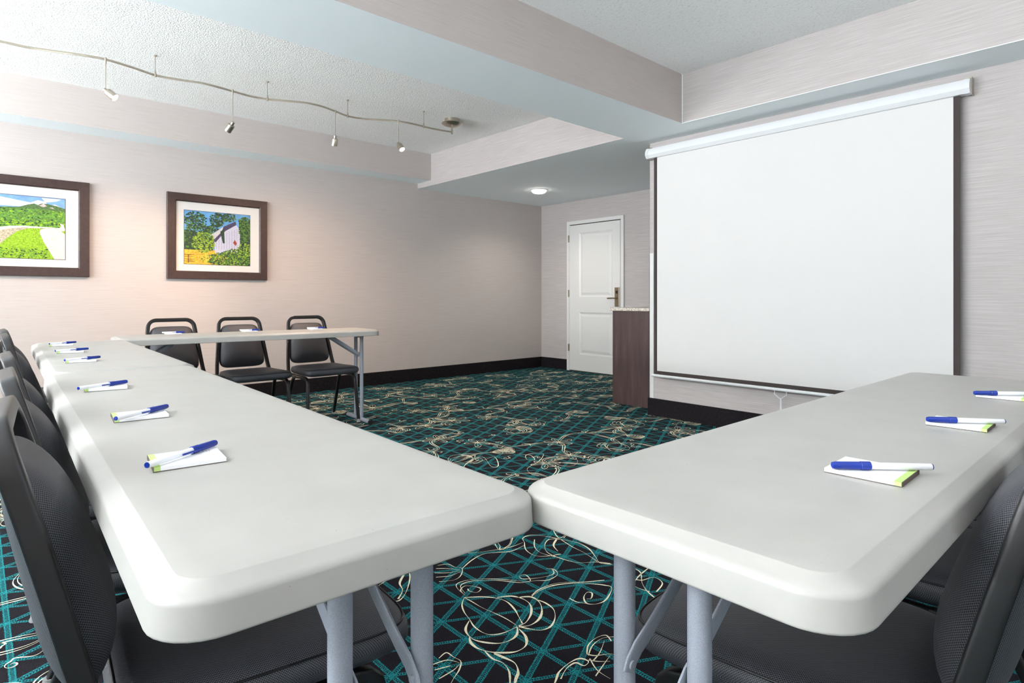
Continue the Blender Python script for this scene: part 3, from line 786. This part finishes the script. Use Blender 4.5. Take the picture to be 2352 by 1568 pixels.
def art_barn(t, ix0, ix1, iz0, iz1):
    ms = [art_mat('sky_blue', 92, 150, 200, 0.12, 12), art_mat('pine_green', 30, 58, 38, 0.25, 60), art_mat('leaf_green', 72, 112, 38, 0.25, 60),
          art_mat('lime_green', 132, 158, 44, 0.3, 90), art_mat('field_gold', 200, 160, 48, 0.25, 50), art_mat('barn_board', 188, 188, 206, 0.12, 200),
          art_mat('barn_roof', 188, 186, 190, 0.1, 40), art_mat('shadow_violet', 62, 56, 84, 0.3, 60), art_mat('gate_brown', 96, 62, 30), art_mat('rust_red', 140, 50, 40)]
    LAYER[0] = 0; mb = MB(); rng = random.Random(3); a = (ix0, ix1, iz0, iz1)
    sx = lambda u: ix0+(ix1-ix0)*u; sz = lambda v: iz0+(iz1-iz0)*v
    P(mb, [(0, 0), (1, 0), (1, 1), (0, 1)], 0, *a, -0.0130)
    P(mb, [(0, 0), (0.5, 0), (0.5, 0.28), (0, 0.27)], 4, *a, -0.0132)
    P(mb, [(0.36, 0), (1, 0), (1, 0.34), (0.84, 0.34), (0.55, 0.20), (0.36, 0.20)], 1, *a, -0.0133)
    P(mb, [(0.85, 0.30), (1, 0.30), (1, 0.88), (0.90, 0.90), (0.82, 0.84)], 1, *a, -0.0133)
    P(mb, [(0, 0.27), (0.42, 0.27), (0.42, 0.50), (0.22, 0.60), (0.0, 0.62)], 1, *a, -0.0133)
    def blob(cu, cv, ru, rv):
        def f_(r):
            th = r.uniform(0, 2*pi); q = sqrt(r.random()); return (sx(cu+ru*q*cos(th)), sz(cv+rv*q*sin(th)))
        return f_
    for (cu, cv, ru, rv, n_) in ((0.16, 0.82, 0.17, 0.16, 260), (0.22, 0.62, 0.19, 0.14, 240), (0.07, 0.48, 0.10, 0.22, 240), (0.48, 0.86, 0.11, 0.13, 150), (0.66, 0.92, 0.12, 0.08, 90), (0.42, 0.68, 0.08, 0.08, 80), (0.92, 0.84, 0.10, 0.12, 140)):
        leaves(mb, rng, blob(cu, cv, ru, rv), n_, 0.004, 0.012, (1, 1, 1, 2), -0.0134)
    P(mb, [(0.37, 0.55), (0.58, 0.74), (0.555, 0.64), (0.42, 0.46)], 6, *a, -0.0138)
    P(mb, [(0.45, 0.22), (0.44, 0.44), (0.57, 0.66), (0.775, 0.80), (0.84, 0.70), (0.84, 0.26)], 5, *a, -0.0139)
    P(mb, [(0.42, 0.46), (0.555, 0.64), (0.58, 0.74), (0.77, 0.86), (0.78, 0.79), (0.61, 0.66), (0.46, 0.43)], 7, *a, -0.0141)
    P(mb, [(0.53, 0.64), (0.59, 0.70), (0.60, 0.42), (0.57, 0.42)], 1, *a, -0.0142)
    P(mb, [(0.73, 0.44), (0.76, 0.50), (0.79, 0.43), (0.77, 0.38)], 9, *a, -0.0142)
    for k in range(9): P(mb, [(0.47+0.04*k, 0.3), (0.473+0.04*k, 0.3), (0.473+0.04*k, 0.55+0.02*k), (0.47+0.04*k, 0.55+0.02*k)], 7, *a, -0.01405)
    for (cu, cv, ru, rv, n_, mm) in ((0.92, 0.72, 0.10, 0.22, 260, (1, 2, 2)), (0.92, 0.52, 0.08, 0.12, 120, (1, 2)), (0.28, 0.42, 0.17, 0.20, 460, (3, 3, 2, 3, 1)), (0.76, 0.13, 0.25, 0.19, 620, (2, 2, 1, 3)), (0.92, 0.30, 0.12, 0.14, 220, (2, 1, 3)), (0.45, 0.10, 0.2, 0.10, 160, (3, 4, 2)), (0.52, 0.12, 0.12, 0.12, 160, (1, 2, 3))):
        leaves(mb, rng, blob(cu, cv, ru, rv), n_, 0.004, 0.010, mm, -0.0144)
    for v in (0.05, 0.09, 0.13, 0.17): P(mb, [(0, v), (0.15, v), (0.15, v+0.007), (0, v+0.007)], 8, *a, -0.0146)
    P(mb, [(0.05, 0.02), (0.06, 0.02), (0.06, 0.18), (0.05, 0.18)], 8, *a, -0.0146)
    clip_rect(mb, *a); mb.build('photo_print', ms, t)
def art_road(t, ix0, ix1, iz0, iz1):
    ms = [art_mat('sky_blue_pale', 112, 152, 208, 0.1, 10), art_mat('cloud_white', 214, 216, 222, 0.04, 20), art_mat('hill_green', 84, 126, 40, 0.35, 60),
          art_mat('bright_green', 128, 164, 22, 0.25, 90), art_mat('dark_hill', 66, 92, 50, 0.4, 80), art_mat('road_grey', 206, 192, 186, 0.05, 30),
          art_mat('stone_grey', 160, 148, 126, 0.4, 70), art_mat('deep_green', 32, 60, 14, 0.5, 80), art_mat('rock_pink', 178, 158, 156, 0.2, 50)]
    LAYER[0] = 0; mb = MB(); rng = random.Random(5); a = (ix0, ix1, iz0, iz1)
    sx = lambda u: ix0+(ix1-ix0)*u; sz = lambda v: iz0+(iz1-iz0)*v
    P(mb, [(0, 0.5), (1, 0.5), (1, 1), (0, 1)], 0, *a, -0.0130)
    P(mb, [(0.0, 0.82), (0.74, 0.83), (0.82, 0.86), (0.78, 0.93), (0.70, 0.95), (0.62, 0.90), (0.3, 0.96), (0, 0.98)], 1, *a, -0.0131)
    P(mb, [(0.78, 0.92), (0.90, 0.95), (0.96, 0.99), (0.74, 0.99)], 1, *a, -0.0131)
    P(mb, [(0.80, 0.84), (0.88, 0.90), (0.95, 0.86), (0.98, 0.83)], 1, *a, -0.0131)
    P(mb, [(0, 0.3), (1, 0.3), (1, 0.84), (0.92, 0.87), (0.80, 0.90), (0.74, 0.90), (0.70, 0.87), (0.66, 0.89), (0.60, 0.87), (0.5, 0.82), (0.3, 0.80), (0, 0.74)], 4, *a, -0.0133)
    P(mb, [(0, 0.3), (1, 0.3), (1, 0.78), (0.8, 0.80), (0.5, 0.80), (0.2, 0.76), (0, 0.70)], 2, *a, -0.0134)
    P(mb, [(0.71, 0.86), (0.76, 0.90), (0.80, 0.86), (0.76, 0.84)], 8, *a, -0.0135)
    P(mb, [(0.82, 0.84), (0.86, 0.85), (0.88, 0.82)], 8, *a, -0.0135)
    P(mb, [(0, 0), (1, 0), (1, 0.52), (0.8, 0.5), (0.4, 0.5), (0, 0.40)], 3, *a, -0.0136)
    def rc(u0, u1, v0, v1):
        return lambda r: (sx(r.uniform(u0, u1)), sz(r.uniform(v0, v1)))
    leaves(mb, rng, rc(0, 1, 0.55, 0.80), 380, 0.003, 0.010, (2, 2, 4, 3, 7), -0.0138)
    leaves(mb, rng, rc(0, 0.96, 0.50, 0.60), 240, 0.004, 0.010, (3, 3, 7, 2), -0.0139)
    P(mb, [(0.88, 0.0), (1.0, 0.0), (1.0, 0.50), (0.98, 0.58), (0.94, 0.59), (0.955, 0.55), (0.94, 0.52), (0.80, 0.50), (0.73, 0.48), (0.715, 0.43), (0.76, 0.28)], 5, *a, -0.0141)
    P(mb, [(0.955, 0.46), (1.0, 0.48), (1.0, 0.42)], 3, *a, -0.0142)
    P(mb, [(0, 0.0), (0.28, 0.18), (0.38, 0.32), (0.48, 0.43), (0.60, 0.485), (0.85, 0.500), (0.85, 0.512), (0.55, 0.508), (0.40, 0.49), (0.25, 0.45), (0, 0.38)], 6, *a, -0.0141)
    P(mb, [(0.0, 0.33), (0.25, 0.41), (0.40, 0.465), (0.55, 0.497), (0.88, 0.508), (0.88, 0.518), (0.55, 0.520), (0.40, 0.505), (0.25, 0.47), (0, 0.40)], 1, *a, -0.0142)
    leaves(mb, rng, rc(0.20, 0.80, 0.0, 0.16), 260, 0.003, 0.009, (3, 2, 7), -0.0143)
    clip_rect(mb, *a); mb.build('photo_print', ms, t)
picture(1.330, 2.240, 1.200, 2.006, 'framed photograph of a grey barn among green trees, right of the two pictures', art_barn)
picture(-0.170, 0.740, 1.200, 2.006, 'framed photograph of a curving road and green hills, cut by the left photo edge', art_road)

# ---------------------------------------------------------------- track light
ZR = 2.604
rail = [(-0.20, 4.90), (-0.02, 4.86), (0.123, 4.845), (0.25, 4.845), (0.379, 4.81), (0.520, 4.765), (0.651, 4.745), (0.805, 4.785), (0.96, 4.845), (1.086, 4.835), (1.249, 4.795), (1.373, 4.805),
        (1.474, 4.825), (1.611, 4.850), (1.74, 4.835), (1.889, 4.765), (2.012, 4.715), (2.143, 4.715), (2.281, 4.765), (2.42, 4.815), (2.56, 4.80), (2.70, 4.72), (2.83, 4.655), (2.94, 4.635), (3.09, 4.640), (3.20, 4.640), (3.395, 4.615)]
def cr(P_, n_=5):
    out = []
    for i in range(len(P_)-1):
        p0, p1, p2, p3 = P_[max(i-1, 0)], P_[i], P_[i+1], P_[min(i+2, len(P_)-1)]
        for k in range(n_):
            t_ = k/n_; out.append(tuple(0.5*((2*b)+(-a+c)*t_+(2*a-5*b+4*c-d)*t_*t_+(-a+3*b-3*c+d)*t_**3) for a, b, c, d in zip(p0, p1, p2, p3)))
    out.append(P_[-1]); return out
rp = [(x, y, ZR) for x, y in cr(rail)]
tl = thing('track_light', (0, 0, 0), 0, 'brushed nickel track light with a wavy rail hanging under the textured ceiling', 'track light')
MB().tube(rp, 0.0035, 0.008, n=10, e=3, side=Vector((0, 1, 0))).build('rail', M['nickel'], tl, smooth=50)
def on_rail(x): return min(rp, key=lambda p: abs(p[0]-x))
cpx, cpy = 3.43, 4.66
cn = MB().lathe((cpx, cpy, Z3), (0, 0, -1), [(0.072, 0), (0.072, 0.030), (0.100, 0.042), (0.101, 0.046), (0.085, 0.058), (0.055, 0.070), (0.012, 0.078)], n=36).build('canopy', M['nickel'], tl, smooth=35)
MB().cyl((cpx-0.03, cpy-0.04, Z3-0.07), (cpx-0.036, cpy-0.045, ZR-0.02), 0.008, n=14).build('feed_stem', M['nickel'], cn, smooth=40)
for x in (0.0, 0.959, 1.75, 2.42, 3.09):
    p = on_rail(x)
    MB().cyl((p[0], p[1], ZR-0.012), (p[0], p[1], ZR+0.012), 0.008, n=12).cyl((p[0], p[1], ZR+0.012), (p[0], p[1], ZR+0.035), 0.007, 0.003, n=12).cyl((p[0], p[1], ZR+0.03), (p[0], p[1], Z3-0.006), 0.0025, n=8).cyl((p[0], p[1], Z3-0.008), (p[0], p[1], Z3), 0.010, n=12).build('standoff', M['nickel'], tl, smooth=40)
def spot_lamp(name, loc, d, power, angle, color=(1.0, 0.66, 0.44), blend=0.9, r=0.02):
    l = bpy.data.lights.new(name, 'SPOT'); l.energy = power; l.spot_size = angle; l.spot_blend = blend; l.color = color; l.shadow_soft_size = r
    o = bpy.data.objects.new(name, l); COL.objects.link(o); o.location = loc
    o.rotation_euler = Vector(d).to_track_quat('-Z', 'Y').to_euler(); return o
heads = [(0.645, 0.205, (0.65, -0.45, -0.62), 14, 70), (1.474, 0.245, (-0.30, 0.62, -0.72), 90, 80), (2.281, 0.215, (0.05, 0.40, -1.0), 90, 140), (2.83, 0.200, (0.15, -0.62, -0.8), 40, 60)]
for (x, drop, dr, pw, ang_) in heads:
    p = on_rail(x); dv = Vector(dr).normalized(); pz_ = ZR-drop
    st = MB().cyl((p[0], p[1], ZR-0.03), (p[0], p[1], ZR+0.012), 0.0055, 0.008, n=12).cyl((p[0], p[1], pz_), (p[0], p[1], ZR-0.03), 0.0028, 0.0035, n=10).build('drop_stem', M['nickel'], tl, smooth=40)
    c0 = Vector((p[0], p[1], pz_))
    hd_ = MB().lathe(c0-dv*0.012, dv, [(0.006, 0), (0.013, 0.003), (0.013, 0.026), (0.024, 0.028), (0.026, 0.032), (0.026, 0.088), (0.0235, 0.088), (0.022, 0.080)], n=28).build('lamp_head', M['nickel'], tl, smooth=35)
    MB().lathe(c0+dv*0.066, dv, [(0.0215, 0), (0.0215, 0.004), (0.018, 0.009), (0.006, 0.012)], n=24).build('bulb', M['bulb'], hd_, smooth=60)
    spot_lamp('track_lamp', c0+dv*0.085, dv, pw, radians(ang_))

# ---------------------------------------------------------------- downlight
dx, dy = 5.25, 5.31
dl = thing('recessed_downlight', (dx, dy, Z2), 0, 'round white lit downlight in the low ceiling in front of the door', 'downlight')
MB().lathe((0, 0, 0), (0, 0, -1), [(0.115, 0), (0.115, 0.004), (0.104, 0.010), (0.092, 0.010)], n=40).build('trim_ring', M['white'], dl, smooth=35)
MB().lathe((0, 0, -0.008), (0, 0, -1), [(0.092, 0), (0.090, 0.010), (0.078, 0.026), (0.050, 0.036), (0.01, 0.040)], n=40).build('lens', M['downlens'], dl, smooth=60)
spot_lamp('downlight_lamp', (dx, dy, Z2-0.06), (0, 0, -1), 45, radians(150), (1.0, 0.90, 0.78), 0.8, 0.06)
